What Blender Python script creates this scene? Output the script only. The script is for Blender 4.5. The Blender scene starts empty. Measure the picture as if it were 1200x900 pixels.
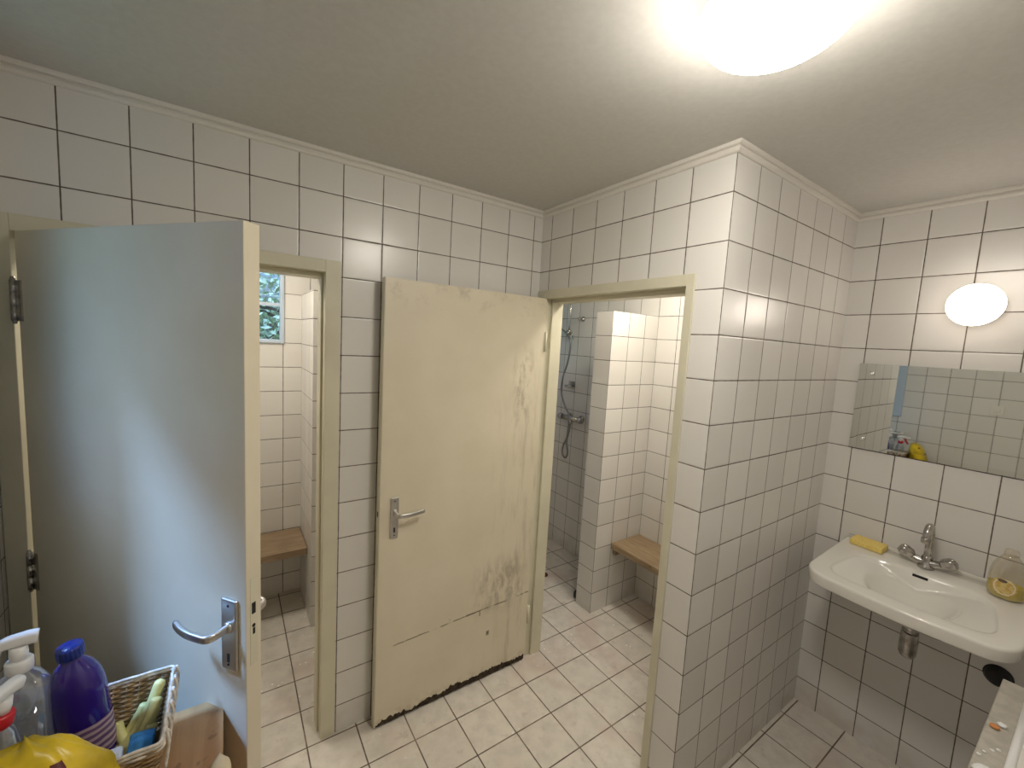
import bpy, bmesh, math, random
from mathutils import Vector, Matrix, noise
random.seed(7)
sc = bpy.context.scene
COL = sc.collection
T = 0.1525            # wall tile pitch
FT = 0.1988           # floor tile pitch
LB = 0.9905           # y of the projecting corner (negative)
XD = 1.054            # washbasin wall
XI = 1.04             # same wall inside the shower room
CEIL = 2.41
XL = -1.88            # left wall
YF = -2.25            # wall behind the camera
YB = 1.216            # outer wall of the two side rooms
HTOP = 2.2587         # first horizontal joint below the ceiling

# ------------------------------------------------------------------ mesh builder
class MB:
    def __init__(s):
        s.v = []; s.f = []; s.sm = []
    def add(s, vs, fs, smooth=False):
        o = len(s.v); s.v += [tuple(p) for p in vs]
        s.f += [tuple(i + o for i in f) for f in fs]; s.sm += [smooth] * len(fs)
        return s
    def box(s, x0, x1, y0, y1, z0, z1):
        vs = [(x, y, z) for z in (z0, z1) for y in (y0, y1) for x in (x0, x1)]
        return s.add(vs, [(0, 2, 3, 1), (4, 5, 7, 6), (0, 1, 5, 4), (2, 6, 7, 3), (0, 4, 6, 2), (1, 3, 7, 5)])
    def loft(s, rings, smooth=True, cap0=True, cap1=True, closed=True):
        n = len(rings[0]); vs = [p for r in rings for p in r]; fs = []
        for i in range(len(rings) - 1):
            for j in range(n if closed else n - 1):
                k = (j + 1) % n
                fs.append((i * n + j, i * n + k, (i + 1) * n + k, (i + 1) * n + j))
        s.add(vs, fs, smooth)
        o = len(s.v) - len(vs)
        if cap0: s.f.append(tuple(o + j for j in reversed(range(n)))); s.sm.append(False)
        if cap1: s.f.append(tuple(o + (len(rings) - 1) * n + j for j in range(n))); s.sm.append(False)
        return s
    def sweep(s, pts, section, up=(0, 0, 1), smooth=True, scale=None, closed=False, caps=True):
        P = [Vector(p) for p in pts]; n = len(P); rings = []; upv = Vector(up)
        for i in range(n):
            a = P[(i - 1) % n] if (closed or i > 0) else P[i]
            b = P[(i + 1) % n] if (closed or i < n - 1) else P[i]
            t = (b - a).normalized()
            x = t.cross(upv)
            if x.length < 1e-4: x = t.cross(Vector((1, 0, 0)))
            x.normalize(); y = x.cross(t).normalized()
            upv = y if not closed else upv
            k = scale[i] if scale else 1
            rings.append([P[i] + x * u * k + y * w * k for u, w in section])
        if closed: rings.append(rings[0])
        return s.loft(rings, smooth, caps and not closed, caps and not closed)
    def tube(s, pts, r, n=12, **kw):
        return s.sweep(pts, circ(r, n), **kw)
    def lathe(s, prof, c=(0, 0, 0), n=32, sx=1, sy=1, axis='z', cap0=True, cap1=True, smooth=True):
        rings = []
        for r, h in prof:
            ring = []
            for j in range(n):
                a = 2 * math.pi * j / n; p = (r * math.cos(a) * sx, r * math.sin(a) * sy, h)
                if axis == 'x': p = (p[2], p[0], p[1])
                if axis == '-x': p = (-p[2], -p[0], p[1])
                if axis == 'y': p = (p[1], p[2], p[0])
                if axis == '-y': p = (-p[1], -p[2], p[0])
                if axis == '-z': p = (p[0], -p[1], -p[2])
                ring.append((p[0] + c[0], p[1] + c[1], p[2] + c[2]))
            rings.append(ring)
        return s.loft(rings, smooth, cap0, cap1)
    def ball(s, c, r, n=16, sx=1, sy=1, sz=1):
        prof = [(max(1e-4, r * math.sin(math.pi * i / n)), -r * math.cos(math.pi * i / n) * sz) for i in range(n + 1)]
        return s.lathe(prof, c, n * 2, sx, sy)
    def xf(s, M):
        s.v = [tuple(M @ Vector(p)) for p in s.v]; return s
    def build(s, name, mat, parent=None, local=False, bevel=0, seg=2, sub=0, autosm=False, kind=None):
        me = bpy.data.meshes.new(name)
        off = Vector((0, 0, 0))
        if parent is not None and not local: off = wloc(parent)
        me.from_pydata([tuple(Vector(p) - off) for p in s.v], [], s.f)
        bm = bmesh.new(); bm.from_mesh(me); bmesh.ops.recalc_face_normals(bm, faces=bm.faces); bm.to_mesh(me); bm.free()
        me.polygons.foreach_set('use_smooth', s.sm); me.update()
        o = bpy.data.objects.new(name, me); COL.objects.link(o); o.parent = parent
        if mat: me.materials.append(mat)
        if bevel:
            b = o.modifiers.new('bevel', 'BEVEL'); b.width = bevel; b.segments = seg; b.limit_method = 'ANGLE'; b.angle_limit = math.radians(35)
        if sub:
            m = o.modifiers.new('sub', 'SUBSURF'); m.levels = m.render_levels = sub
        if kind: o['kind'] = kind
        return o
def wloc(o):
    p = Vector((0, 0, 0))
    while o is not None: p += o.location; o = o.parent
    return p
def circ(r, n=12, a=1.0): return [(r * math.cos(2 * math.pi * j / n), a * r * math.sin(2 * math.pi * j / n)) for j in range(n)]
def rrect(w, h, r, n=4):
    out = []
    for cx, cy, a0 in ((w/2 - r, h/2 - r, 0), (-w/2 + r, h/2 - r, 90), (-w/2 + r, -h/2 + r, 180), (w/2 - r, -h/2 + r, 270)):
        for k in range(n + 1):
            a = math.radians(a0 + 90 * k / n); out.append((cx + r * math.cos(a), cy + r * math.sin(a)))
    return out
def spline(P, m=8):
    P = [Vector(p) for p in P]; out = []
    for i in range(len(P) - 1):
        p0 = P[max(i - 1, 0)]; p1 = P[i]; p2 = P[i + 1]; p3 = P[min(i + 2, len(P) - 1)]
        for k in range(m):
            t = k / m
            out.append(0.5 * ((2 * p1) + (p2 - p0) * t + (2 * p0 - 5 * p1 + 4 * p2 - p3) * t * t + (3 * p1 - p0 - 3 * p2 + p3) * t ** 3))
    out.append(P[-1]); return out
def empty(name, loc, label=None, cat=None, rz=0, group=None, kind=None, rot=None):
    o = bpy.data.objects.new(name, None); COL.objects.link(o); o.location = loc; o.rotation_euler = rot or (0, 0, rz)
    o.empty_display_size = 0.05
    return tag(o, label, cat, group, kind)
def tag(o, label=None, cat=None, group=None, kind=None):
    if label: o['label'] = label
    if cat: o['category'] = cat
    if group: o['group'] = group
    if kind: o['kind'] = kind
    return o

# ------------------------------------------------------------------ materials
class NT:
    def __init__(s, name):
        s.m = bpy.data.materials.new(name); s.m.use_nodes = True; s.t = s.m.node_tree
        s.b = s.t.nodes['Principled BSDF']; s.out = s.t.nodes['Material Output']
    def n(s, typ, **kw):
        nd = s.t.nodes.new(typ)
        for k, v in kw.items(): setattr(nd, k, v)
        return nd
    def put(s, sock, v):
        if isinstance(v, bpy.types.NodeSocket): s.t.links.new(v, sock)
        elif v is not None:
            if hasattr(sock, 'default_value'):
                try: sock.default_value = v
                except Exception: sock.default_value = (*v, 1) if len(v) == 3 else v
    def math(s, op, a, b=None, c=None):
        nd = s.n('ShaderNodeMath', operation=op)
        for i, v in enumerate((a, b, c)):
            if v is not None: s.put(nd.inputs[i], v)
        return nd.outputs[0]
    def ramp(s, v, a, b, lo=0.0, hi=1.0, smooth=True):
        nd = s.n('ShaderNodeMapRange'); nd.interpolation_type = 'SMOOTHSTEP' if smooth else 'LINEAR'
        s.put(nd.inputs[0], v)
        for i, x in zip((1, 2, 3, 4), (a, b, lo, hi)): s.put(nd.inputs[i], x)
        return nd.outputs[0]
    def mix(s, f, a, b):
        nd = s.n('ShaderNodeMix', data_type='RGBA')
        s.put(nd.inputs[0], f); s.put(nd.inputs[6], (*a, 1) if isinstance(a, tuple) else a); s.put(nd.inputs[7], (*b, 1) if isinstance(b, tuple) else b)
        return nd.outputs[2]
    def obj(s): return s.n('ShaderNodeTexCoord').outputs['Object']
    def sep(s, v):
        nd = s.n('ShaderNodeSeparateXYZ'); s.put(nd.inputs[0], v); return nd.outputs
    def comb(s, x, y, z):
        nd = s.n('ShaderNodeCombineXYZ')
        for i, v in enumerate((x, y, z)): s.put(nd.inputs[i], v)
        return nd.outputs[0]
    def scale(s, v, k):
        nd = s.n('ShaderNodeVectorMath', operation='MULTIPLY'); s.put(nd.inputs[0], v); nd.inputs[1].default_value = k; return nd.outputs[0]
    def noise(s, v, sc_, det=3, rough=0.5, dist=0.0):
        nd = s.n('ShaderNodeTexNoise'); s.put(nd.inputs['Vector'], v); nd.inputs['Scale'].default_value = sc_
        nd.inputs['Detail'].default_value = det; nd.inputs['Roughness'].default_value = rough; nd.inputs['Distortion'].default_value = dist
        return nd.outputs[0]
    def bump(s, h, strength=0.3, dist=0.002):
        nd = s.n('ShaderNodeBump'); nd.inputs['Strength'].default_value = strength; nd.inputs['Distance'].default_value = dist
        s.put(nd.inputs['Height'], h); s.t.links.new(nd.outputs[0], s.b.inputs['Normal'])
    def set(s, col=None, rough=None, metal=None, **kw):
        if col is not None: s.put(s.b.inputs['Base Color'], (*col, 1) if isinstance(col, tuple) else col)
        if rough is not None: s.put(s.b.inputs['Roughness'], rough)
        if metal is not None: s.put(s.b.inputs['Metallic'], metal)
        for k, v in kw.items(): s.put(s.b.inputs[k.replace('_', ' ')], v)
        return s

def plain(name, col, rough=0.5, metal=0.0, nz=None, amt=0.08, bump=0.0, **kw):
    t = NT(name)
    if nz:
        f = t.noise(t.obj(), nz, 4)
        t.set(t.mix(t.ramp(f, 0.3, 0.7), tuple(c * (1 - amt) for c in col), tuple(min(1, c * (1 + amt)) for c in col)), rough, metal, **kw)
        if bump: t.bump(f, bump, 0.003)
    else: t.set(col, rough, metal, **kw)
    return t.m

def tiles(name, ox, oy, oz, grout_w=0.0036, col=(0.715, 0.695, 0.655), col2=(0.77, 0.75, 0.71), grout=(0.105, 0.084, 0.064), pitch=T, floor=False, rough=0.26):
    """square glazed tiles, laid out along the surface the face belongs to"""
    t = NT(name)
    g = t.n('ShaderNodeNewGeometry')
    p = t.sep(g.outputs['Position']); nn = t.sep(g.outputs['True Normal'])
    fx = t.math('GREATER_THAN', t.math('ABSOLUTE', nn[0]), 0.5)
    fz = t.math('GREATER_THAN', t.math('ABSOLUTE', nn[2]), 0.5)
    cx = t.math('DIVIDE', t.math('SUBTRACT', p[0], ox), pitch)
    cy = t.math('DIVIDE', t.math('SUBTRACT', p[1], oy), pitch)
    cz = t.math('DIVIDE', t.math('SUBTRACT', p[2], oz), pitch)
    def pick(f, a, b):
        nd = t.n('ShaderNodeMix', data_type='FLOAT'); t.put(nd.inputs[0], f); t.put(nd.inputs[2], a); t.put(nd.inputs[3], b); return nd.outputs[0]
    u = pick(fx, cx, cy)
    v = pick(fz, cz, cy)
    if floor: u, v = cx, cy
    def edge(c):
        fr = t.math('FRACT', c)
        return t.math('MINIMUM', fr, t.math('SUBTRACT', 1.0, fr))
    d = t.math('MULTIPLY', t.math('MINIMUM', edge(u), edge(v)), pitch)
    wob = t.noise(g.outputs['Position'], 35, 3)
    dw = t.math('ADD', d, t.math('MULTIPLY', t.math('SUBTRACT', wob, 0.5), 0.0016))
    gm = t.ramp(dw, grout_w * 0.5 - 0.0005, grout_w * 0.5 + 0.0006, 1.0, 0.0)
    wn = t.n('ShaderNodeTexWhiteNoise', noise_dimensions='3D')
    t.put(wn.inputs['Vector'], t.comb(t.math('FLOOR', u), t.math('FLOOR', v), t.math('ADD', fx, 3.0)))
    c = t.mix(wn.outputs['Value'], col, col2)
    pos = g.outputs['Position']
    if floor:
        mott = t.noise(pos, 14, 5, 0.6)
        c = t.mix(t.ramp(mott, 0.35, 0.7), c, tuple(k * 0.88 for k in col))
        pink = t.ramp(t.noise(pos, 3.1, 3), 0.50, 0.68)
        c = t.mix(t.math('MULTIPLY', pink, 0.6), c, (0.60, 0.48, 0.42))
        dirt = t.ramp(t.noise(pos, 16, 5, 0.7), 0.56, 0.72)
        c = t.mix(t.math('MULTIPLY', dirt, 0.38), c, (0.40, 0.33, 0.26))
        fle = t.n('ShaderNodeTexVoronoi'); t.put(fle.inputs['Vector'], pos); fle.inputs['Scale'].default_value = 30
        spots = t.math('MULTIPLY', t.ramp(fle.outputs['Distance'], 0.12, 0.22, 1.0, 0.0), t.ramp(t.noise(pos, 4.2, 4, 0.65), 0.55, 0.61))
        c = t.mix(spots, c, (0.92, 0.90, 0.86))
    else:
        c = t.mix(t.math('MULTIPLY', t.ramp(t.noise(pos, 6, 4), 0.45, 0.8), 0.14), c, (0.66, 0.60, 0.50))
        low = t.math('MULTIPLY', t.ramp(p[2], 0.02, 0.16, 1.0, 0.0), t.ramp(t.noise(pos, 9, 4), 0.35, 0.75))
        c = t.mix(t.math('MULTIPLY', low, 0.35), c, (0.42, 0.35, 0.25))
    gcol = t.mix(t.ramp(t.noise(pos, 7, 3), 0.4, 0.75), grout, tuple(min(1, k * (2.4 if floor else 1.7)) for k in grout))
    c = t.mix(gm, c, gcol)
    t.set(c, t.ramp(gm, 0, 1, rough, 0.85, False))
    h = t.math('ADD', t.math('MULTIPLY', t.ramp(d, 0.0, 0.006, 0.0, 1.0), 0.0006), t.math('MULTIPLY', t.noise(pos, 9, 2), 0.0007))
    ws = t.sep(wn.outputs['Color'])                 # every tile sits a little out of true
    tl = t.math('ADD', t.math('MULTIPLY', t.math('SUBTRACT', ws[0], 0.5), t.math('FRACT', u)), t.math('MULTIPLY', t.math('SUBTRACT', ws[1], 0.5), t.math('FRACT', v)))
    h = t.math('ADD', h, t.math('MULTIPLY', tl, 0.0040 if not floor else 0.002))
    t.bump(h, 1.0, 1.0)
    return t.m

def clear(name, tint=(1, 1, 1), refl=0.12, rough=0.03, haze=0.0, hazecol=(1, 1, 1)):
    t = NT(name); t.t.nodes.remove(t.b)
    tr = t.n('ShaderNodeBsdfTransparent'); tr.inputs[0].default_value = (*tint, 1)
    gl = t.n('ShaderNodeBsdfGlossy'); gl.inputs['Roughness'].default_value = rough; gl.inputs['Color'].default_value = (1, 1, 1, 1)
    lw = t.n('ShaderNodeLayerWeight'); lw.inputs[0].default_value = 0.35
    fac = t.math('ADD', t.math('MULTIPLY', lw.outputs['Facing'], refl * 1.8), refl * 0.35)
    mx = t.n('ShaderNodeMixShader'); t.put(mx.inputs[0], fac); t.t.links.new(tr.outputs[0], mx.inputs[1]); t.t.links.new(gl.outputs[0], mx.inputs[2])
    res = mx.outputs[0]
    if haze:
        df = t.n('ShaderNodeBsdfDiffuse'); df.inputs[0].default_value = (*hazecol, 1)
        m2 = t.n('ShaderNodeMixShader'); m2.inputs[0].default_value = haze
        t.t.links.new(res, m2.inputs[1]); t.t.links.new(df.outputs[0], m2.inputs[2]); res = m2.outputs[0]
    t.t.links.new(res, t.out.inputs[0]); return t.m

def emit(name, col, k):
    t = NT(name); t.set((0.9, 0.88, 0.84), 0.25); t.put(t.b.inputs['Emission Color'], (*col, 1)); t.put(t.b.inputs['Emission Strength'], k); return t.m

def wood(name, c1, c2, axis='y', streak=9.0, rough=0.45, knots=True):
    t = NT(name); v = t.obj(); k = {'x': (0.6, 8, 8), 'y': (8, 0.6, 8), 'z': (8, 8, 0.6)}[axis]
    f = t.noise(t.scale(v, k), streak, 5, 0.62, 0.6)
    f2 = t.noise(v, 6, 3)
    c = t.mix(t.ramp(f, 0.32, 0.72), c1, c2)
    c = t.mix(t.math('MULTIPLY', t.ramp(f2, 0.5, 0.75), 0.35), c, tuple(q * 0.6 for q in c1))
    if knots:
        c = t.mix(t.math('MULTIPLY', t.ramp(t.noise(t.scale(v, tuple(max(1.5, q * 0.25) for q in k)), 16, 2), 0.68, 0.74), 0.5), c, tuple(q * 0.35 for q in c1))
    t.set(c, rough); t.bump(f, 0.12, 0.001); return t.m

M = {}
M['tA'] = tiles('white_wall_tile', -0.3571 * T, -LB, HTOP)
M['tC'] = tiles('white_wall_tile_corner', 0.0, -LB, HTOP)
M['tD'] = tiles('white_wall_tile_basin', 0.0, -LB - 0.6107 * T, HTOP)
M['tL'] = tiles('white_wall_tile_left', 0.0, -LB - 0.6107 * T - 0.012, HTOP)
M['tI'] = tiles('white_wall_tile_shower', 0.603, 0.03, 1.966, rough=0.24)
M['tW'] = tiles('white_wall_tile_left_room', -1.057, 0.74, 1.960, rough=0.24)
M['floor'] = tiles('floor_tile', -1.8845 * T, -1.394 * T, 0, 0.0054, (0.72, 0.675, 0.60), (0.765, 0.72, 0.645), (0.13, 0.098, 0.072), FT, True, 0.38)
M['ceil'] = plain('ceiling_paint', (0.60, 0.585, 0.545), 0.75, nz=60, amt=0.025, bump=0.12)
M['mould'] = plain('moulding_paint', (0.74, 0.71, 0.65), 0.5)
M['frame'] = plain('frame_paint', (0.655, 0.625, 0.48), 0.42, nz=5, amt=0.05)
M['steel'] = plain('brushed_aluminium', (0.62, 0.61, 0.59), 0.32, 1.0)
M['chrome'] = plain('chrome', (0.80, 0.80, 0.80), 0.10, 1.0)
M['oldchrome'] = plain('dull_chrome', (0.50, 0.48, 0.45), 0.24, 1.0, nz=30, amt=0.25)
M['dark'] = plain('dark_hole', (0.015, 0.012, 0.01), 0.8)
M['ceramic'] = plain('glazed_ceramic', (0.80, 0.775, 0.71), 0.14, Coat_Weight=0.3)
M['sponge'] = plain('yellow_sponge', (0.86, 0.66, 0.20), 0.9, nz=160, amt=0.07, bump=0.25)
M['black'] = plain('black_rubber', (0.012, 0.012, 0.013), 0.55)
M['white'] = plain('white_plastic', (0.80, 0.80, 0.79), 0.32)
M['whitebox'] = plain('white_enamel', (0.76, 0.73, 0.68), 0.3)
M['greyplast'] = plain('grey_plastic', (0.44, 0.41, 0.35), 0.4, nz=40, amt=0.1)
M['red'] = plain('red_plastic', (0.55, 0.02, 0.03), 0.35)
M['orange'] = plain('orange_plastic', (0.62, 0.24, 0.07), 0.5)
M['purple'] = plain('purple_bottle_plastic', (0.030, 0.012, 0.22), 0.10, Coat_Weight=0.8)
M['bluecap'] = plain('dark_blue_cap', (0.012, 0.028, 0.21), 0.28)
M['bluecloth'] = plain('blue_cloth', (0.04, 0.19, 0.36), 0.85, nz=60, amt=0.25, bump=0.3)
M['glove'] = plain('pale_yellow_rubber', (0.74, 0.70, 0.30), 0.4, nz=25, amt=0.14)
M['yellowbag'] = plain('yellow_bag', (0.64, 0.46, 0.012), 0.34, nz=9, amt=0.4, bump=0.5)
M['darkred'] = plain('dark_red_print', (0.10, 0.012, 0.012), 0.4)
M['glass'] = clear('window_glass', (0.92, 0.96, 1.0), 0.10)
M['clearplast'] = clear('clear_plastic', (0.90, 0.92, 0.94), 0.45, 0.08, 0.13, (0.75, 0.8, 0.86))
M['clearsoap'] = clear('clear_bottle_plastic', (0.92, 0.90, 0.85), 0.22, 0.08, 0.10, (0.75, 0.68, 0.55))
M['water'] = clear('clear_detergent', (0.80, 0.86, 0.93), 0.2, 0.05, 0.10, (0.6, 0.7, 0.82))
M['yellowliq'] = clear('yellow_detergent', (0.85, 0.72, 0.05), 0.10, 0.05, 0.72, (0.74, 0.60, 0.015))
M['winframe'] = plain('blue_grey_window_paint', (0.50, 0.59, 0.70), 0.4)
M['bench'] = wood('bench_wood', (0.27, 0.185, 0.105), (0.42, 0.31, 0.19), 'y', 8, 0.42)
M['bench2'] = wood('bench_wood_left', (0.25, 0.17, 0.10), (0.38, 0.275, 0.17), 'x', 8, 0.42)
M['ply'] = wood('brown_board', (0.32, 0.165, 0.060), (0.41, 0.235, 0.095), "y", 4, 0.6)
M['palewood'] = plain('pale_wood', (0.66, 0.56, 0.38), 0.5)
M['wicker'] = plain('brown_wicker', (0.36, 0.235, 0.115), 0.6, nz=50, amt=0.4)
M['wickerwhite'] = plain('whitewashed_wicker', (0.66, 0.61, 0.53), 0.6, nz=60, amt=0.25)
M['lampc'] = emit('opal_glass_lit', (1.0, 0.935, 0.84), 60.0)
M['lampw'] = emit('opal_glass_lit_wall', (1.0, 0.88, 0.77), 15.0)
M['lamps'] = emit('opal_glass_lit_shower', (1.0, 0.92, 0.80), 64.0)
M['fill_left'] = emit('opal_fill_left_room', (1.0, 0.91, 0.78), 60.0)  # glow of the added, unseen left-room lamp
M['leaf'] = plain('tree_leaves', (0.52, 0.58, 0.34), 0.55, nz=3, amt=0.5)
M['bark'] = plain('tree_bark', (0.12, 0.09, 0.065), 0.9)
M['grass'] = plain('lawn', (0.24, 0.33, 0.13), 0.9, nz=4, amt=0.3)
t = NT('mirror_glass'); t.set((0.72, 0.74, 0.71), 0.02, 1.0); M['mirror'] = t.m
M['mirredge'] = plain('mirror_edge', (0.10, 0.11, 0.09), 0.3)

def door_paint(name, dirt):
    """cream gloss paint; the worn leaf has grime near the hinge side and a broken seam near its foot"""
    t = NT(name); v = t.obj(); p = t.sep(v)
    c = t.mix(t.ramp(t.noise(v, 4, 4), 0.3, 0.75), (0.70, 0.635, 0.485), (0.755, 0.69, 0.54))
    if dirt:
        st = t.noise(t.scale(v, (9, 9, 1.2)), 3.0, 5, 0.65)
        m1 = t.math('MULTIPLY', t.ramp(p[0], 0.45, 0.78), t.ramp(st, 0.47, 0.72))
        m1 = t.math('MULTIPLY', m1, t.ramp(p[2], 1.75, 1.35))
        c = t.mix(t.math('MULTIPLY', m1, 0.42), c, (0.30, 0.26, 0.18))
        # scuffed patch above the seam
        a = t.math('MULTIPLY', t.ramp(t.math('ABSOLUTE', t.math('SUBTRACT', p[0], 0.63)), 0.05, 0.20, 1, 0), t.ramp(t.math('ABSOLUTE', t.math('SUBTRACT', p[2], 0.50)), 0.04, 0.19, 1, 0))
        m2 = t.math('MULTIPLY', a, t.ramp(t.noise(t.scale(v, (1, 1, 0.4)), 24, 5, 0.7), 0.40, 0.66))
        c = t.mix(t.math('MULTIPLY', m2, 0.62), c, (0.22, 0.18, 0.13))
        b = t.math('MULTIPLY', t.ramp(t.math('ABSOLUTE', t.math('SUBTRACT', p[0], 0.70)), 0.02, 0.09, 1, 0), t.ramp(t.math('ABSOLUTE', t.math('SUBTRACT', p[2], 1.52)), 0.10, 0.24, 1, 0))
        m4 = t.math('MULTIPLY', b, t.ramp(t.noise(t.scale(v, (1, 1, 0.35)), 26, 5, 0.7), 0.46, 0.62))
        c = t.mix(t.math('MULTIPLY', m4, 0.55), c, (0.30, 0.25, 0.17))
        ch = t.math('MULTIPLY', t.ramp(t.math('ABSOLUTE', t.math('SUBTRACT', p[0], 0.565)), 0.004, 0.012, 1, 0), t.ramp(t.math('ABSOLUTE', t.math('SUBTRACT', p[2], 0.255)), 0.006, 0.018, 1, 0))
        ch = t.math('MULTIPLY', ch, t.ramp(t.noise(v, 80, 2), 0.36, 0.46))
        fl = t.math('MULTIPLY', t.ramp(t.math('ABSOLUTE', t.math('SUBTRACT', p[0], 0.475)), 0.036, 0.042, 1, 0), t.ramp(t.math('ABSOLUTE', t.math('SUBTRACT', p[2], 0.392)), 0.0015, 0.004, 1, 0))
        fl = t.math('MAXIMUM', fl, t.math('MULTIPLY', t.ramp(t.math('ABSOLUTE', t.math('SUBTRACT', p[0], 0.513)), 0.0015, 0.004, 1, 0), t.ramp(t.math('ABSOLUTE', t.math('SUBTRACT', p[2], 0.378)), 0.012, 0.016, 1, 0)))
        c = t.mix(t.math('MULTIPLY', t.math('MAXIMUM', ch, fl), 0.85), c, (0.08, 0.055, 0.03))
        # top corner scuffs
        m3 = t.math('MULTIPLY', t.ramp(p[2], 1.80, 1.93), t.ramp(t.noise(v, 13, 5, 0.7), 0.50, 0.70))
        c = t.mix(t.math('MULTIPLY', m3, 0.40), c, (0.36, 0.32, 0.23))
        # seam of a glued-on lower sheet
        zs = t.math('ADD', t.math('MULTIPLY', p[0], 0.038), 0.372)
        wv = t.math('MULTIPLY', t.math('SUBTRACT', t.noise(v, 22, 2), 0.5), 0.010)
        dz = t.math('ABSOLUTE', t.math('SUBTRACT', t.math('ADD', p[2], wv), zs))
        gate = t.ramp(t.noise(t.scale(v, (1, 0, 0)), 9, 3, 0.7), 0.42, 0.52)
        seam = t.math('MULTIPLY', t.ramp(dz, 0.0015, 0.0045, 1, 0), gate)
        seam = t.math('MULTIPLY', seam, t.ramp(p[0], 0.05, 0.10))
        c = t.mix(t.math('MULTIPLY', seam, 0.8), c, (0.10, 0.07, 0.04))
        # chips
        vo = t.n('ShaderNodeTexVoronoi'); t.put(vo.inputs['Vector'], v); vo.inputs['Scale'].default_value = 7
        chip = t.math('MULTIPLY', t.ramp(vo.outputs['Distance'], 0.045, 0.07, 1, 0), t.ramp(p[2], 0.42, 0.36))
        c = t.mix(t.math('MULTIPLY', chip, 0.85), c, (0.09, 0.06, 0.035))
        low = t.math('MULTIPLY', t.ramp(p[2], 0.0, 0.10, 1, 0), t.ramp(t.noise(v, 30, 4), 0.4, 0.65))
        c = t.mix(t.math('MULTIPLY', low, 0.5), c, (0.30, 0.23, 0.13))
    t.set(c, t.ramp(t.noise(v, 9, 3), 0.3, 0.7, 0.32, 0.48))
    t.bump(t.noise(t.scale(v, (3, 3, 0.6)), 18, 3), 0.08, 0.001)
    return t.m
M['door'] = door_paint('cream_door_paint', False)
M['doorworn'] = door_paint('worn_cream_door_paint', True)

# ------------------------------------------------------------------ room shell
S = 'structure'
FR = 2.010            # top of the door frames
def wall(name, boxes, mat):
    m = MB()
    for b in boxes: m.box(*b)
    return m.build(name, mat, kind=S)
wall('floor', [(XL - .2, XD + .2, YF - .2, YB + .2, -0.1, 0)], M['floor'])
wall('ceiling', [(XL - .2, XD + .2, YF - .2, YB + .2, CEIL, CEIL + 0.1)], M['ceil'])
wall('wall_back', [(-0.974, 0, 0, 0.10, 0, CEIL), (XL, -0.974, 0, 0.10, FR, CEIL)], M['tA'])
wall('wall_middle', [(0, 0.10, -0.888, 0.10, FR, CEIL), (0, 0.10, 0.0, 0.10, 0, FR), (0, 0.10, -LB, -0.888, 0, CEIL)], M['tC'])
wall('wall_side', [(0.10, XD, -LB, -LB + 0.10, 0, CEIL)], M['tC'])
wall('wall_right', [(XD, XD + 0.15, YF, -LB + 0.1, 0, CEIL)], M['tD'])
wall('wall_right_shower', [(XI, XD + 0.15, -LB + 0.1, YB, 0, CEIL)], M['tI'])
W0, W1, WZ0, WZ1 = -0.598, -0.262, 1.310, 2.305      # daylight window of the left wall
wall('wall_left', [(XL - .16, XL, YF, W0, 0, CEIL), (XL - .16, XL, W1, YB, 0, CEIL), (XL - .16, XL, W0, W1, 0, WZ0), (XL - .16, XL, W0, W1, WZ1, CEIL)], M['tL'])
wall('wall_front', [(XL - .16, XD + .15, YF - .15, YF, 0, CEIL)], M['tA'])
# outer wall of the two side rooms with one window each
V0, V1, VZ0, VZ1 = -1.660, -1.052, 1.652, 2.125
U0, U1 = 0.18, 0.95
Y2 = YB + 0.16
wall('wall_rear', [(XL - .16, V0, YB, Y2, 0, CEIL), (V0, V1, YB, Y2, 0, VZ0), (V0, V1, YB, Y2, VZ1, CEIL), (V1, -0.02, YB, Y2, 0, CEIL)], M['tW'])
wall('wall_rear_shower', [(-0.02, U0, YB, Y2, 0, CEIL), (U0, U1, YB, Y2, 0, 1.45), (U0, U1, YB, Y2, VZ1, CEIL), (U1, XD + .15, YB, Y2, 0, CEIL)], M['tI'])
wall('wall_between', [(-0.02, 0.06, 0.10, YB, 0, CEIL)], M['tI'])
wall('wall_stub_shower', [(0.603, XI, 0.03, 0.166, 0, 1.966)], M['tI'])
wall('wall_stub_left', [(-0.955, -0.830, 0.765, YB, 0, 1.966)], M['tW'])

# door frames: jambs, head, and a narrower stop behind the rebate
def frame_x(name, x0, x1, xi0, xi1):          # frame in the back wall (plane y = 0)
    m = MB()
    for a, b in ((x0, xi0), (xi1, x1)): m.box(a, b, -0.006, 0.115, 0, FR + .002)
    m.box(xi0, xi1, -0.006, 0.115, 1.966, FR + .002)
    m.box(xi0, xi0 + .008, 0.045, 0.115, 0, 1.966); m.box(xi1 - .008, xi1, 0.045, 0.115, 0, 1.966); m.box(xi0 + .008, xi1 - .008, 0.045, 0.115, 1.948, 1.966)
    return m.build(name, M['frame'], kind=S, bevel=0.002)
def frame_y(name, y0, y1, yi0, yi1):          # frame in the middle wall (plane x = 0)
    m = MB()
    for a, b in ((y0, yi0), (yi1, y1)): m.box(-0.006, 0.115, a, b, 0, FR + .002)
    m.box(-0.006, 0.115, yi0, yi1, 1.970, FR + .002)
    m.box(0.045, 0.115, yi0, yi0 + .014, 0, 1.970); m.box(0.045, 0.115, yi1 - .014, yi1, 0, 1.970); m.box(0.045, 0.115, yi0 + .014, yi1 - .014, 1.952, 1.970)
    return m.build(name, M['frame'], kind=S, bevel=0.002)
frame_x('trim_1', XL + .001, -0.9745, -1.833, -1.030)
frame_y('trim_2', -0.8875, -0.001, -0.855, -0.052)

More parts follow.
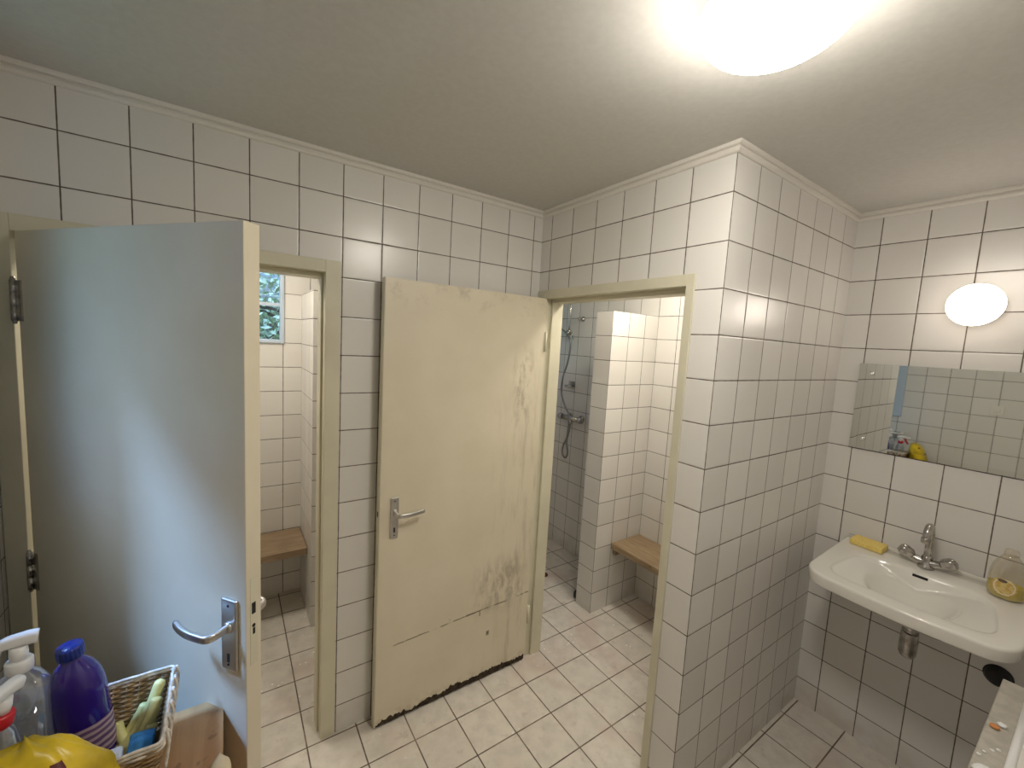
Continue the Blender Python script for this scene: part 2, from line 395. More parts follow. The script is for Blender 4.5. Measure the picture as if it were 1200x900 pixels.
# ceiling moulding: double bead
PROF = [(0, 0), (0, -0.034), (0.005, -0.034), (0.0095, -0.031), (0.0115, -0.026), (0.0105, -0.020), (0.0065, -0.0165), (0.0065, -0.0135), (0.0135, -0.0135), (0.0175, -0.011), (0.0185, -0.006), (0.0175, 0)]
def moulding(name, path, right=True):
    """path = plan points of the wall line; the profile grows to the room side with mitred corners"""
    P = [Vector((x, y)) for x, y in path]; rings = []
    for i, p in enumerate(P):
        ns = []
        for a, b in ((i - 1, i), (i, i + 1)):
            if a >= 0 and b < len(P):
                d = (P[b] - P[a]).normalized(); ns.append(Vector((d.y, -d.x)))
        n = ns[0] if len(ns) == 1 else (ns[0] + ns[1]) / (1 + ns[0].dot(ns[1]))
        rings.append([(p.x + n.x * u, p.y + n.y * u, CEIL + w) for u, w in PROF])
    return MB().loft(rings, False).build(name, M['mould'], kind=S)
moulding('trim_3', [(XL, YF), (XL, 0), (0, 0), (0, -LB), (XD, -LB), (XD, YF)])
# ------------------------------------------------------------------ windows
def window_y(name, x0, x1, z0, z1, ncol, nrow, fw, label):
    r = empty(name, ((x0 + x1) / 2, YB, z0), kind=S)
    m = MB(); a, b = YB - 0.012, YB + 0.05
    m.box(x0, x0 + fw, a, b, z0, z1).box(x1 - fw, x1, a, b, z0, z1).box(x0 + fw, x1 - fw, a, b, z0, z0 + fw).box(x0 + fw, x1 - fw, a, b, z1 - fw, z1)
    m.build('window_frame', M['winframe'], r, bevel=0.003)
    g = MB()
    for i in range(1, ncol):
        x = x0 + (x1 - x0) * i / ncol; g.box(x - .011, x + .011, YB, YB + .04, z0 + fw, z1 - fw)
    for i in range(1, nrow):
        z = z0 + (z1 - z0) * i / nrow; g.box(x0 + fw, x1 - fw, YB + .002, YB + .038, z - .011, z + .011)
    g.build('glazing_bar', M['winframe'], r)
    MB().box(x0 + fw * .5, x1 - fw * .5, YB + .018, YB + .024, z0 + fw * .5, z1 - fw * .5).build('pane', M['glass'], r)
    return r
window_y('window_1', V0, V1, VZ0, VZ1, 2, 2, 0.022, '')
window_y('window_2', U0, U1, 1.45, VZ1, 2, 1, 0.03, '')
r = empty('window_3', (XL, (W0 + W1) / 2, WZ0), kind=S)
m = MB(); fw = 0.026; a, b = XL - 0.155, XL - 0.105
m.box(a, b, W0, W0 + fw, WZ0, WZ1).box(a, b, W1 - fw, W1, WZ0, WZ1).box(a, b, W0 + fw, W1 - fw, WZ0, WZ0 + fw).box(a, b, W0 + fw, W1 - fw, WZ1 - fw, WZ1)
m.build('window_frame', M['winframe'], r, bevel=0.004)
m = MB(); a, b, fc = XL + .0005, XL + .016, 0.062
m.box(a, b, W0 - fc, W0, WZ0 - fc, WZ1 + fc).box(a, b, W1, W1 + fc, WZ0 - fc, WZ1 + fc).box(a, b, W0, W1, WZ0 - fc, WZ0).box(a, b, W0, W1, WZ1, WZ1 + fc)
m.build('window_casing', M['winframe'], r, bevel=0.003)
MB().box(XL - .13, XL - .124, W0 + fw * .5, W1 - fw * .5, WZ0 + fw * .5, WZ1 - fw * .5).build('pane', M['glass'], r)

# ------------------------------------------------------------------ doors
def lever_set(root, s, zc, ztop, zbot, side, y, sgn, wplate=0.046, holes=True):
    """handle plate + lever on a door face; leaf runs along local x, face at local y, sgn = outward direction, side = lever direction"""
    def yb(a, b): return (min(y + sgn * a, y + sgn * b), max(y + sgn * a, y + sgn * b))
    y0, y1 = yb(-0.001, 0.008)
    pl = MB().box(s - wplate / 2, s + wplate / 2, y0, y1, zbot, ztop).build('handle_plate', M['steel'], root, local=True, bevel=0.005, seg=3)
    for zz in (ztop - 0.016, zbot + 0.016):
        MB().lathe([(0.0032, 0), (0.003, 0.0015)], (s, y + sgn * 0.0078, zz), 10, axis='y' if sgn > 0 else '-y').build('screw', M['dark'], pl, local=True)
    k0, k1 = yb(0.0072, 0.0088)
    MB().box(s - .0035, s + .0035, k0, k1, zc - 0.088, zc - 0.066).build('keyhole', M['dark'], pl, local=True)
    rose = MB().lathe([(0.014, 0), (0.014, 0.004), (0.0115, 0.007)], (s, y + sgn * 0.007, zc), 20, axis='y' if sgn > 0 else '-y')
    rose.build('rose', M['steel'], pl, local=True)
    pts = spline([(s, y + sgn * 0.010, zc), (s, y + sgn * 0.035, zc), (s + side * 0.002, y + sgn * 0.048, zc), (s + side * 0.010, y + sgn * 0.056, zc), (s + side * 0.024, y + sgn * 0.058, zc), (s + side * 0.060, y + sgn * 0.059, zc + .0005), (s + side * 0.092, y + sgn * 0.055, zc + .002), (s + side * 0.116, y + sgn * 0.048, zc + .004)], 5)
    MB().sweep(pts, rrect(0.012, 0.019, 0.005)).build('lever', M['steel'], root, local=True)

# left door, standing half open; local x runs from hinge to free edge, local -y is the room side
ang = math.atan2(-0.646, 0.5045)
d1 = empty('door_1', (-1.815, -0.020, 0), 'flat door leaf lit bluish by the window, standing half open at left', 'door', rz=ang, kind=S)
MB().box(-0.012, 0.819, 0.0, 0.040, 0.012, 1.966).build('door_leaf', M['door'], d1, local=True, bevel=0.002)
# the room-side face is local y = 0 with outward -y
lever_set(d1, 0.772, 1.028, 1.098, 0.918, -1, 0.0, -1, 0.048)
lever_set(d1, 0.772, 1.028, 1.098, 0.918, -1, 0.040, 1, 0.048)
lk = MB().box(0.8185, 0.8200, 0.0105, 0.030, 0.93, 1.15).build('lock_face', M['frame'], d1, local=True)
MB().box(0.8196, 0.8206, 0.014, 0.024, 1.060, 1.088).build('latch_hole', M['dark'], lk, local=True)
MB().lathe([(0.0045, 0), (0.0045, 0.0008)], (0.8198, 0.019, 1.030), 12, axis='x').build('latch_hole', M['dark'], lk, local=True)
MB().box(0.8196, 0.8206, 0.0165, 0.0225, 1.008, 1.024).build('latch_hole', M['dark'], lk, local=True)
for z in (1.72, 0.93):
    m = MB()
    for k in range(3): m.lathe([(0.0075, 0), (0.0075, 0.036)], (-0.017, -0.006, z + k * 0.038), 12)
    m.lathe([(0.004, -0.008), (0.006, 0), (0.006, 0.114), (0.004, 0.122)], (-0.017, -0.006, z), 10)
    m.box(-0.017, 0.010, -0.0035, 0.001, z, z + 0.112)
    m.build('hinge', M['oldchrome'], d1, local=True)

# right door, opened flat against the back wall; local x from free edge (0) to hinge (0.82), front face at local y = 0
d2 = empty('door_2', (-0.8225, -0.080, 0), 'worn cream door with rotten bottom edge, opened against tiled wall', 'door', kind=S)
LW = 0.815
n = 150; ragged = []
rnd = random.Random(3)
for i in range(n + 1):
    x = LW * i / n
    z = 0.027 + 0.014 * noise.noise(Vector((x * 9, 0, 0))) + 0.013 * noise.noise(Vector((x * 34, 3, 0))) + 0.007 * noise.noise(Vector((x * 80, 9, 0))) + rnd.uniform(-.004, .004)
    z += 0.020 * math.sin(math.pi * min(1, x / LW) ** 1.3) * 0.6 + 0.010 * (x / LW) ** 2 + 0.002
    if x < 0.03: z = 0.014 + 0.5 * x + rnd.uniform(0, .006)
    ragged.append((x, min(0.056, max(0.009, z))))
top = 1.968
# front skin with a torn lower edge (3 mm sheet) over the core
vs = []; fs = []
for x, z in ragged: vs += [(x, 0.0, z), (x, 0.0, top), (x, 0.004, z), (x, 0.004, top)]
for i in range(n):
    a = i * 4; b = a + 4
    fs += [(a, b, b + 1, a + 1), (a + 2, a + 3, b + 3, b + 2), (a, a + 2, b + 2, b), (a + 1, b + 1, b + 3, a + 3)]
fs += [(0, 1, 3, 2), (n * 4, n * 4 + 2, n * 4 + 3, n * 4 + 1)]
MB().add(vs, fs).build('door_leaf', M['doorworn'], d2, local=True)
MB().box(0.0008, LW - 0.001, 0.0041, 0.038, 0.058, top - .001).build('door_core', M['door'], d2, local=True, bevel=0.003)
# rotten wood exposed along the foot
vs = []; fs = []
for i in range(n + 1):
    x = max(0.004, LW * i / n - .004)
    z0 = 0.007 + 0.004 * abs(noise.noise(Vector((x * 40, 7, 0)))); y0 = 0.0045 + 0.004 * abs(noise.noise(Vector((x * 25, 1, 5))))
    vs += [(x, y0, z0), (x, y0, 0.0575), (x, 0.037, z0), (x, 0.037, 0.0575)]
fs = []
for i in range(n):
    a = i * 4; b = a + 4
    fs += [(a, b, b + 1, a + 1), (a + 2, a + 3, b + 3, b + 2), (a, a + 2, b + 2, b), (a + 1, b + 1, b + 3, a + 3)]
fs += [(0, 1, 3, 2), (n * 4, n * 4 + 2, n * 4 + 3, n * 4 + 1)]
M['rot'] = plain('rotten_wood', (0.045, 0.030, 0.018), 0.95, nz=60, amt=0.6, bump=0.8)
MB().add(vs, fs).build('rotten_edge', M['rot'], d2, local=True)
MB().sweep([(0.0, 0.019, 0.010), (0.0, 0.019, top)], rrect(0.038, 0.008, 0.0035), up=(1, 0, 0), smooth=False).build('edge_strip', M['frame'], d2, local=True)
lever_set(d2, 0.0600, 0.992, 1.058, 0.876, 1, 0.0, -1, 0.036)
MB().box(-0.0046, -0.0036, 0.014, 0.026, 0.975, 0.998).build('latch_hole', M['dark'], d2, local=True)
for z in (1.70, 0.22):
    MB().lathe([(0.0065, 0), (0.0065, 0.10)], (LW + 0.006, -0.002, z), 12).build('hinge', M['frame'], d2, local=True)

# ------------------------------------------------------------------ lamps
cl = empty('ceiling_lamp', (-0.509, -1.329, CEIL), 'large round opal lamp glowing on the ceiling', 'lamp')
R0 = 0.134
def ceiling_globe(root, c, R, drop, depth, mat):
    MB().lathe([(R * .62, 0), (R * .62, -0.016), (R * .96, -drop + .004), (R * .985, -drop)], c, 56).build('lamp_base', M['white'], root)  # opaque flare hidden behind the globe, shaped to keep its light off the ceiling
    MB().lathe([(max(.0005, R * math.cos(math.radians(a))), -drop - depth * math.sin(math.radians(a))) for a in range(0, 91, 5)], c, 56, cap0=False).build('lamp_globe', mat, root)
ceiling_globe(cl, (-0.509, -1.329, CEIL), 0.134, 0.050, 0.070, M['lampc'])
wl = empty('wall_lamp', (XD, -1.4075, 1.979), 'small oval opal lamp glowing on tiled wall above the mirror', 'lamp')
MB().lathe([(0.050, 0), (0.050, 0.012), (0.075, 0.042), (0.0772, 0.050)], (XD, -1.4075, 1.979), 40, axis='-x').build('lamp_base', M['white'], wl)  # same hidden flare, shaped to hold the glow off the tiles
MB().lathe([(max(.0005, 0.0785 * math.cos(math.radians(a))), 0.050 + 0.055 * math.sin(math.radians(a))) for a in range(0, 91, 5)], (XD, -1.4075, 1.979), 44, axis='-x', cap0=False).build('lamp_globe', M['lampw'], wl)
sl = empty('ceiling_lamp', (0.52, -0.36, CEIL), 'round opal ceiling lamp inside the shower room behind the worn door', 'lamp')
ceiling_globe(sl, (0.52, -0.36, CEIL), 0.125, 0.05, 0.06, M['lamps'])
ll = empty('ceiling_lamp', (-1.42, 0.60, CEIL), 'unseen round opal lamp added to brighten the room behind the left door', 'lamp')  # assumed lamp, out of view, added because the left room was too dark
ceiling_globe(ll, (-1.42, 0.60, CEIL), 0.125, 0.05, 0.06, M['fill_left'])

# ------------------------------------------------------------------ mirror
mr = empty('wall_mirror', (XD, -1.385, 1.348), 'frameless mirror with a ground edge, screwed to the tiled wall above the washbasin', 'mirror')
y0, y1, z0, z1 = -1.697, -1.0745, 1.3475, 1.7335
xf = XD - 0.0065; xb = XD - 0.001; bw = 0.020; bd = 0.00015
vs = [(xb, y0, z0), (xb, y1, z0), (xb, y1, z1), (xb, y0, z1), (xf + bd, y0, z0), (xf + bd, y1, z0), (xf + bd, y1, z1), (xf + bd, y0, z1),
      (xf, y0 + bw, z0 + bw), (xf, y1 - bw, z0 + bw), (xf, y1 - bw, z1 - bw), (xf, y0 + bw, z1 - bw)]
vs = [(x - (y - y0) * 0.00875, y, z) for x, y, z in vs]
MB().add(vs, [(8, 9, 10, 11), (4, 5, 9, 8), (5, 6, 10, 9), (6, 7, 11, 10), (7, 4, 8, 11), (0, 1, 2, 3)]).build('mirror_glass', M['mirror'], mr)
MB().add(vs[:8], [(0, 1, 5, 4), (1, 2, 6, 5), (2, 3, 7, 6), (3, 0, 4, 7)]).build('mirror_edge', M['mirredge'], mr)
for yy in (y1 - 0.0465, y0 + 0.0465):
    for zz in (z0 + 0.046, z1 - 0.044):
        MB().lathe([(0.0105, 0), (0.0105, 0.002), (0.009, 0.0065), (0.005, 0.010), (0.0003, 0.011)], (xf + .0002 - (yy - y0) * 0.00875, yy, zz), 20, axis='-x').build('mirror_screw', M['chrome'], mr)

# ------------------------------------------------------------------ washbasin
wb = empty('washbasin', (XD, -1.388, 0.90), 'white ceramic washbasin mounted on the tiled wall below the mirror', 'washbasin')
def zr(x): return 0.885 + 0.090 * (x - 0.54)     # deck rises to the wall
YC = -1.392
def outline(x0, x1, hw, rc, n=12, bow=0.012, taper=0.018):
    """plan outline, front towards -x: list of (x, y) counter clockwise"""
    pts = []
    def side(x): return hw - taper * max(0, (x - x0 - rc)) / (x1 - x0)
    for k in range(9): pts.append((x1, YC + side(x1) * (-1 + 2 * k / 8)))             # back edge
    for k in range(1, 8): x = x1 + (x0 + rc - x1) * k / 8; pts.append((x, YC + side(x)))
    for k in range(n + 1):
        a = math.pi / 2 * k / n; pts.append((x0 + rc - rc * math.sin(a), YC + hw - rc + rc * math.cos(a)))
    for k in range(1, 12):
        f = k / 12; pts.append((x0 - bow * math.sin(math.pi * f), YC + (hw - rc) * (1 - 2 * f)))
    for k in range(n + 1):
        a = math.pi / 2 * (1 - k / n); pts.append((x0 + rc - rc * math.sin(a), YC - hw + rc - rc * math.cos(a)))
    for k in range(1, 8): x = x0 + rc + (x1 - x0 - rc) * k / 8; pts.append((x, YC - side(x)))
    return pts
def resample(P, n):
    P = [Vector(p) for p in P]; L = [0]
    for k in range(len(P)): L.append(L[-1] + (P[(k + 1) % len(P)] - P[k]).length)
    out = []; k = 0
    for q in range(n):
        d = L[-1] * q / n
        while L[k + 1] < d: k += 1
        p = P[k].lerp(P[(k + 1) % len(P)], (d - L[k]) / max(1e-9, L[k + 1] - L[k])); out.append((p.x, p.y))
    return out
O = resample(outline(0.592, XD - 0.002, 0.288, 0.088, n=14, bow=0.013, taper=0.012), 200)
N = len(O)
def inset(pts, d):
    cx, cy = 0.80, YC
    out = []
    for i, (x, y) in enumerate(pts):
        a = Vector(pts[i - 1]); b = Vector(pts[(i + 1) % len(pts)]); t_ = (b - a); nn_ = Vector((-t_.y, t_.x)).normalized()
        if nn_.dot(Vector((cx - x, cy - y))) < 0: nn_ = -nn_
        out.append((x + nn_.x * d if x < XD - .01 or d < 0 else x, y + nn_.y * d))
    return out
BXC = 0.790
def bowl_xy(k):
    # bowl mouth: wide straight front, narrower straight back, rounded corners
    x, y = O[k]; a = math.atan2((y - YC) / 0.215, (x - BXC) / 0.142)
    c, s_ = math.cos(a), math.sin(a)
    rr = (abs(c) ** 4.5 + abs(s_) ** 4.5) ** (-1 / 4.5)
    bx_ = BXC + 0.142 * rr * c
    f = (bx_ - (BXC - 0.142)) / 0.284
    return bx_, YC + (0.238 - 0.046 * f) * rr * s_
B = [bowl_xy(k) for k in range(N)]
def lerp(a, b, f): return a[0] + (b[0] - a[0]) * f, a[1] + (b[1] - a[1]) * f
rings = []
def ring(pts, dz=0, absz=None): rings.append([(x, y, (zr(x) + dz) if absz is None else absz(x, y)) for x, y in pts])
inn = inset(O, 0.05)
under = [lerp(o, (0.84, YC), 0.30) for o in O]; under = [(min(x, XD - .002), y) for x, y in under]
ring([lerp(o, (0.84, YC), 0.74) for o in O], -0.140)
ring([lerp(o, (0.84, YC), 0.56) for o in O], -0.130)
ring([lerp(o, (0.84, YC), 0.26) for o in O], -0.066)
ring(inset(O, 0.010), -0.049)
ring(inset(O, 0.0075), -0.0485)
ring(inset(O, 0.0045), -0.046)
ring(inset(O, 0.0035), -0.042)
ring(inset(O, 0.0005), -0.010)
ring(inset(O, 0.0010), -0.005)
ring(inset(O, 0.0035), -0.001)
ring(inset(O, 0.0075), 0.0005)
OI = inset(O, 0.011)
ring(OI, 0.0006)
ring([lerp(o, b, 0.5) for o, b in zip(OI, B)], 0.0)
ring([lerp(o, b, 0.90) for o, b in zip(OI, B)], -0.0005)
ring([lerp(o, b, 0.96) for o, b in zip(OI, B)], -0.0015)
ring(B, -0.006)
DR = (0.785, YC, 0)
def depth(x, y):
    # round central bowl cut into two shallow wings
    dy = abs(y - YC)
    hwb = 0.238 - 0.046 * (x - 0.648) / 0.284
    wing = max(0.0, (hwb - dy)) * 0.30
    bowl = 0.112 * (1 - ((x - 0.790) / 0.150) ** 2 - (dy / 0.150) ** 2)
    return max(wing, bowl)
for q_ in range(1, 31):
    f = q_ / 31
    row = []
    for k in range(N):
        x, y = lerp(B[k], DR, f)
        edge = math.hypot(x - B[k][0], y - B[k][1])
        row.append((x, y, zr(x) - 0.006 - min(edge * 1.6, depth(x, y))))
    rings.append(row)
hub = MB().loft(rings, True, True, True)
hub.build('basin', M['ceramic'], wb)
# raised lip along the wall
MB().sweep([(XD - .012, YC + 0.270, zr(XD - .012) + 0.004), (XD - .012, YC - 0.270, zr(XD - .012) + 0.004)], rrect(0.018, 0.020, 0.007), smooth=True).build('back_lip', M['ceramic'], wb)
# overflow slot lies on the sloping back of the bowl
MB().sweep([(0.9235, YC - 0.022, 0.9035), (0.9235, YC + 0.022, 0.9035)], rrect(0.010, 0.010, 0.0048)).build('overflow_slot', M['dark'], wb)
MB().lathe([(0.026, 0), (0.026, 0.003), (0.020, 0.004), (0.016, 0.001)], (0.785, YC, 0.7885), 24).build('drain', M['chrome'], wb)
# trap
tr = MB()
tx = 0.880; ty = -1.396
tr.lathe([(0.021, 0.785), (0.021, 0.715), (0.026, 0.713), (0.026, 0.692), (0.022, 0.690), (0.022, 0.665)], (tx, ty, 0), 24)
tr.lathe([(0.024, 0.688), (0.027, 0.683), (0.028, 0.640), (0.027, 0.602), (0.022, 0.590), (0.010, 0.586)], (tx, ty, 0), 28)
tr.tube([(tx, ty, 0.690), (0.95, ty, 0.690), (XD + .01, ty, 0.690)], 0.014, 14)
tr.build('bottle_trap', M['oldchrome'], wb)

# tap
tp = empty('basin_tap', (0.992, -1.392, zr(.992)), 'chrome two-handle mixer tap with curved spout on the washbasin', 'tap')
bx, by, bz = 0.992, -1.392, zr(.992) + .0005
m = MB().lathe([(0.026, 0), (0.026, 0.006), (0.020, 0.012), (0.018, 0.03), (0.017, 0.045), (0.013, 0.052)], (bx, by, bz), 28)
m.sweep(spline([(bx, by + 0.060, bz + 0.034), (bx, by + 0.03, bz + 0.024), (bx, by, bz + 0.022), (bx, by - 0.03, bz + 0.024), (bx, by - 0.060, bz + 0.034)], 4), circ(0.0155, 14))
m.build('tap_body', M['oldchrome'], tp)
m = MB().tube(spline([(bx, by, bz + 0.045), (bx, by, bz + 0.09), (bx - 0.002, by, bz + 0.140), (bx - 0.018, by, bz + 0.172), (bx - 0.043, by, bz + 0.180), (bx - 0.064, by, bz + 0.163), (bx - 0.070, by, bz + 0.138)], 6), 0.0125, 16)
m.lathe([(0.0135, 0), (0.0150, 0.003), (0.0150, 0.020), (0.0125, 0.023)], (bx - 0.070, by, bz + 0.119), 18)
m.build('spout', M['oldchrome'], tp)
for s_ in (1, -1):
    h = MB(); prof = []
    for i in range(9): prof.append((0, 0))
    ringp = [(0.011, 0), (0.015, 0.004), (0.0195, 0.012), (0.0215, 0.030), (0.019, 0.044), (0.012, 0.050), (0.001, 0.0515)]
    rr = []
    for r_, hh in ringp:
        rr.append([((r_ * (1 + 0.13 * math.cos(5 * a))) * math.cos(a), (r_ * (1 + 0.13 * math.cos(5 * a))) * math.sin(a), hh) for a in [2 * math.pi * j / 40 for j in range(40)]])
    h.loft(rr)
    h.xf(Matrix.Translation((bx - 0.004, by + s_ * 0.040, bz + 0.032)) @ Matrix.Rotation(-s_ * math.radians(62), 4, 'X') @ Matrix.Rotation(math.radians(-10), 4, 'Y'))
    h.build('tap_handle', M['oldchrome'], tp)

# sponge
sx, sy = 1.000, -1.205
sp = empty('sponge', (sx, sy, zr(sx)), 'yellow rectangular sponge lying on left end of the washbasin ledge', 'sponge', rot=(0, -math.atan(.09), math.radians(-3)))
m = MB().box(-0.034, 0.034, -0.058, 0.058, 0.001, 0.026)
o = m.build('sponge_block', M['sponge'], sp, local=True, bevel=0.005, seg=3)

# dish soap bottle
bxy = (0.968, -1.603); z0 = zr(bxy[0]) + .001
bo = empty('soap_bottle', (bxy[0], bxy[1], z0), 'clear soap bottle with a little yellow liquid on right end of the washbasin', 'bottle', rz=math.radians(0))
def ell(prof, sx_, sy_, n=36): return MB().lathe(prof, (bxy[0], bxy[1], z0), n, sx_, sy_)
body = [(0.036, 0.0), (0.043, 0.004), (0.046, 0.015), (0.047, 0.05), (0.046, 0.085), (0.041, 0.115), (0.030, 0.140), (0.022, 0.152), (0.018, 0.158)]
ell(body, 0.72, 1.0).build('bottle_body', M['clearsoap'], bo)
ell([(0.0345, 0.002), (0.0415, 0.006), (0.0445, 0.016), (0.0455, 0.050)], 0.71, 0.985).build('liquid', M['yellowliq'], bo)
ell([(0.020, 0.158), (0.020, 0.170), (0.017, 0.178), (0.006, 0.180)], 0.9, 0.95).build('bottle_cap', M['clearsoap'], bo)
# oval label on the front of the body
t = NT('soap_label'); v = t.obj(); p_ = t.sep(v)
rr = t.math('ADD', t.math('POWER', t.math('DIVIDE', t.math('SUBTRACT', p_[1], 0.002), 0.027), 2.0), t.math('POWER', t.math('DIVIDE', t.math('SUBTRACT', p_[2], 0.047), 0.029), 2.0))
c = t.mix(t.ramp(t.noise(v, 90, 3), 0.42, 0.55), (0.62, 0.40, 0.10), (0.70, 0.55, 0.22))
c = t.mix(t.ramp(t.math('ABSOLUTE', t.math('SUBTRACT', rr, 0.85)), 0.06, 0.14, 1, 0), c, (0.82, 0.76, 0.58))
q = t.math('ADD', t.math('POWER', t.math('DIVIDE', t.math('SUBTRACT', p_[1], 0.008), 0.012), 2.0), t.math('POWER', t.math('DIVIDE', t.math('SUBTRACT', p_[2], 0.068), 0.006), 2.0))
c = t.mix(t.ramp(q, 0.8, 1.1, 1, 0), c, (0.14, 0.10, 0.06))
t.set(c, 0.45)
lab = []
for i in range(13):
    zz = 0.018 + 0.058 * i / 12
    row = []
    for j in range(17):
        yy = -0.030 + 0.060 * j / 16
        w = 0.0472; xx = -0.72 * math.sqrt(max(1e-6, w * w - yy * yy)) - 0.0009
        row.append((bxy[0] + xx, bxy[1] + yy + 0.002, z0 + zz))
    lab.append(row)
def oval_keep(i, j):
    return ((-0.030 + 0.060 * (j + .5) / 16) / 0.030) ** 2 + ((0.018 + 0.058 * (i + .5) / 12 - 0.047) / 0.029) ** 2 < 1.05
m = MB(); vs = [p for r_ in lab for p in r_]
m.add(vs, [(i * 17 + j, i * 17 + j + 1, (i + 1) * 17 + j + 1, (i + 1) * 17 + j) for i in range(12) for j in range(16) if oval_keep(i, j)], True)
m.build('bottle_label', t.m, bo)

# ------------------------------------------------------------------ benches
bn = empty('wall_bench', (0.90, -0.35, 0.45), 'brown wooden bench in the shower room beyond the worn door', 'bench')
for k in range(1): MB().box(0.752, XI - .002, -0.62, 0.028, 0.412, 0.452).build('seat_board', M['bench'], bn, bevel=0.004)
MB().box(0.775, XI - .004, 0.004, 0.0285, 0.368, 0.4115).build('bracket', M['bench'], bn, bevel=0.002)
MB().box(0.775, XI - .004, -0.60, -0.575, 0.368, 0.4115).build('bracket', M['bench'], bn, bevel=0.002)
b2 = empty('wall_bench', (-1.3, 1.05, 0.43), 'brown wooden bench under the window in the room behind the left door', 'bench')
MB().box(XL + .004, -0.957, 0.895, YB - .002, 0.392, 0.434).build('seat_board', M['bench2'], b2, bevel=0.004)
MB().box(XL + .004, XL + .03, 0.915, YB - .004, 0.350, 0.3915).build('bracket', M['bench2'], b2, bevel=0.002)

# ------------------------------------------------------------------ shower
sh = empty('shower_set', (XI, 0.80, 1.14), 'chrome hand shower on a rail with hose and mixer on tiled wall', 'shower')
rx, ry = XI - 0.045, 0.86
MB().tube([(rx, ry, 1.80), (rx, ry, 2.25)], 0.010, 14).build('rail', M['chrome'], sh)
for zz in (1.81, 2.20):
    MB().tube([(rx, ry, zz), (XI - .001, ry, zz)], 0.009, 12).lathe([(0.018, 0), (0.016, 0.008)], (XI - .0005, ry, zz), 18, axis='-x').build('rail_bracket', M['chrome'], sh)
m = MB().lathe([(0.018, -0.022), (0.020, -0.016), (0.020, 0.016), (0.018, 0.022)], (rx, ry, 1.845), 18)
m.tube([(rx, ry - 0.03, 1.845), (rx, ry + 0.045, 1.845)], 0.009, 12).lathe([(0.016, -0.014), (0.016, 0.014)], (rx - 0.03, ry - 0.018, 1.845), 16)
m.build('slider', M['oldchrome'], sh)
m = MB().tube(spline([(rx - 0.030, ry - 0.020, 1.825), (rx - 0.034, ry + 0.03, 1.856), (rx - 0.040, ry + 0.085, 1.885), (rx - 0.048, ry + 0.115, 1.898)], 5), 0.010, 12)
m.lathe([(0.012, -0.012), (0.030, 0.0), (0.033, 0.012), (0.028, 0.018)], (0, 0, 0), 22)
hd = MB().lathe([(0.010, -0.020), (0.026, -0.004), (0.032, 0.008), (0.030, 0.014), (0.001, 0.015)], (0, 0, 0), 22)
hd.xf(Matrix.Translation((rx - 0.052, ry + 0.125, 1.898)) @ Matrix.Rotation(math.radians(-125), 4, 'Y'))
m = MB().tube(spline([(rx - 0.030, ry - 0.020, 1.825), (rx - 0.034, ry + 0.03, 1.856), (rx - 0.040, ry + 0.085, 1.885), (rx - 0.048, ry + 0.115, 1.898)], 5), 0.010, 12)
m.add(hd.v, hd.f, True)
m.build('shower_head', M['oldchrome'], sh)
M['hose'] = plain('shower_hose', (0.30, 0.30, 0.30), 0.3, 0.9)
mx, mz = XI - 0.065, 1.148
MB().tube(spline([(rx - 0.030, ry - 0.024, 1.822), (rx - 0.03, ry - 0.06, 1.76), (rx - 0.03, ry - 0.045, 1.62), (rx - 0.03, ry + 0.005, 1.47), (rx - .03, ry + 0.012, 1.35), (rx - .03, ry - 0.045, 1.24), (rx - .03, ry - 0.105, 1.17), (rx - .025, ry - 0.10, 1.06), (rx - .02, ry - 0.085, 0.94), (rx - .02, ry - 0.105, 0.86), (rx - .02, ry - 0.085, 0.81), (rx - .02, ry - 0.045, 0.83), (rx - .02, ry - 0.045, 0.90), (mx, 0.765, 1.00), (mx, 0.745, 1.115)], 8), 0.0075, 10).build('hose', M['hose'], sh)
m = MB().tube([(mx, 0.66, mz), (mx, 0.845, mz)], 0.021, 18)
m.tube([(mx, 0.685, mz), (XI - .001, 0.685, mz)], 0.015, 14).tube([(mx, 0.825, mz), (XI - .001, 0.825, mz)], 0.015, 14)
m.lathe([(0.030, 0), (0.026, 0.012)], (XI - .0005, 0.685, mz), 20, axis='-x').lathe([(0.030, 0), (0.026, 0.012)], (XI - .0005, 0.825, mz), 20, axis='-x')
m.lathe([(0.012, 0), (0.012, 0.03)], (mx, 0.745, mz - 0.045), 14)
m.build('mixer_body', M['oldchrome'], sh)
for yy, d in ((0.845, 1), (0.66, -1)):
    MB().lathe([(0.018, 0.0), (0.025, 0.006), (0.026, 0.03), (0.022, 0.042), (0.001, 0.045)], (mx, yy + d * .001, mz), 22, axis='y' if d > 0 else '-y').build('mixer_handle', M['oldchrome'], sh)
hk = MB().lathe([(0.020, 0), (0.018, 0.008), (0.008, 0.012), (0.007, 0.035), (0.012, 0.04), (0.010, 0.05), (0.001, 0.052)], (XI - .0005, 0.748, 1.958), 20, axis='-x')
tag(hk.build('wall_hook', M['oldchrome']), 'small chrome hook on shower wall, right of the shower rail', 'hook')
sd = empty('soap_dish', (XI, 0.825, 1.415), 'small dark soap holder on the shower wall behind the hose', 'soap dish')
MB().box(XI - 0.012, XI - .001, 0.79, 0.86, 1.395, 1.445).build('back_plate', M['oldchrome'], sd, bevel=0.004)
MB().lathe([(0.030, 0.0), (0.036, 0.006), (0.040, 0.016), (0.037, 0.016), (0.030, 0.007), (0.001, 0.006)], (XI - 0.042, 0.825, 1.395), 24, 0.8, 1.0).build('dish', M['oldchrome'], sd)
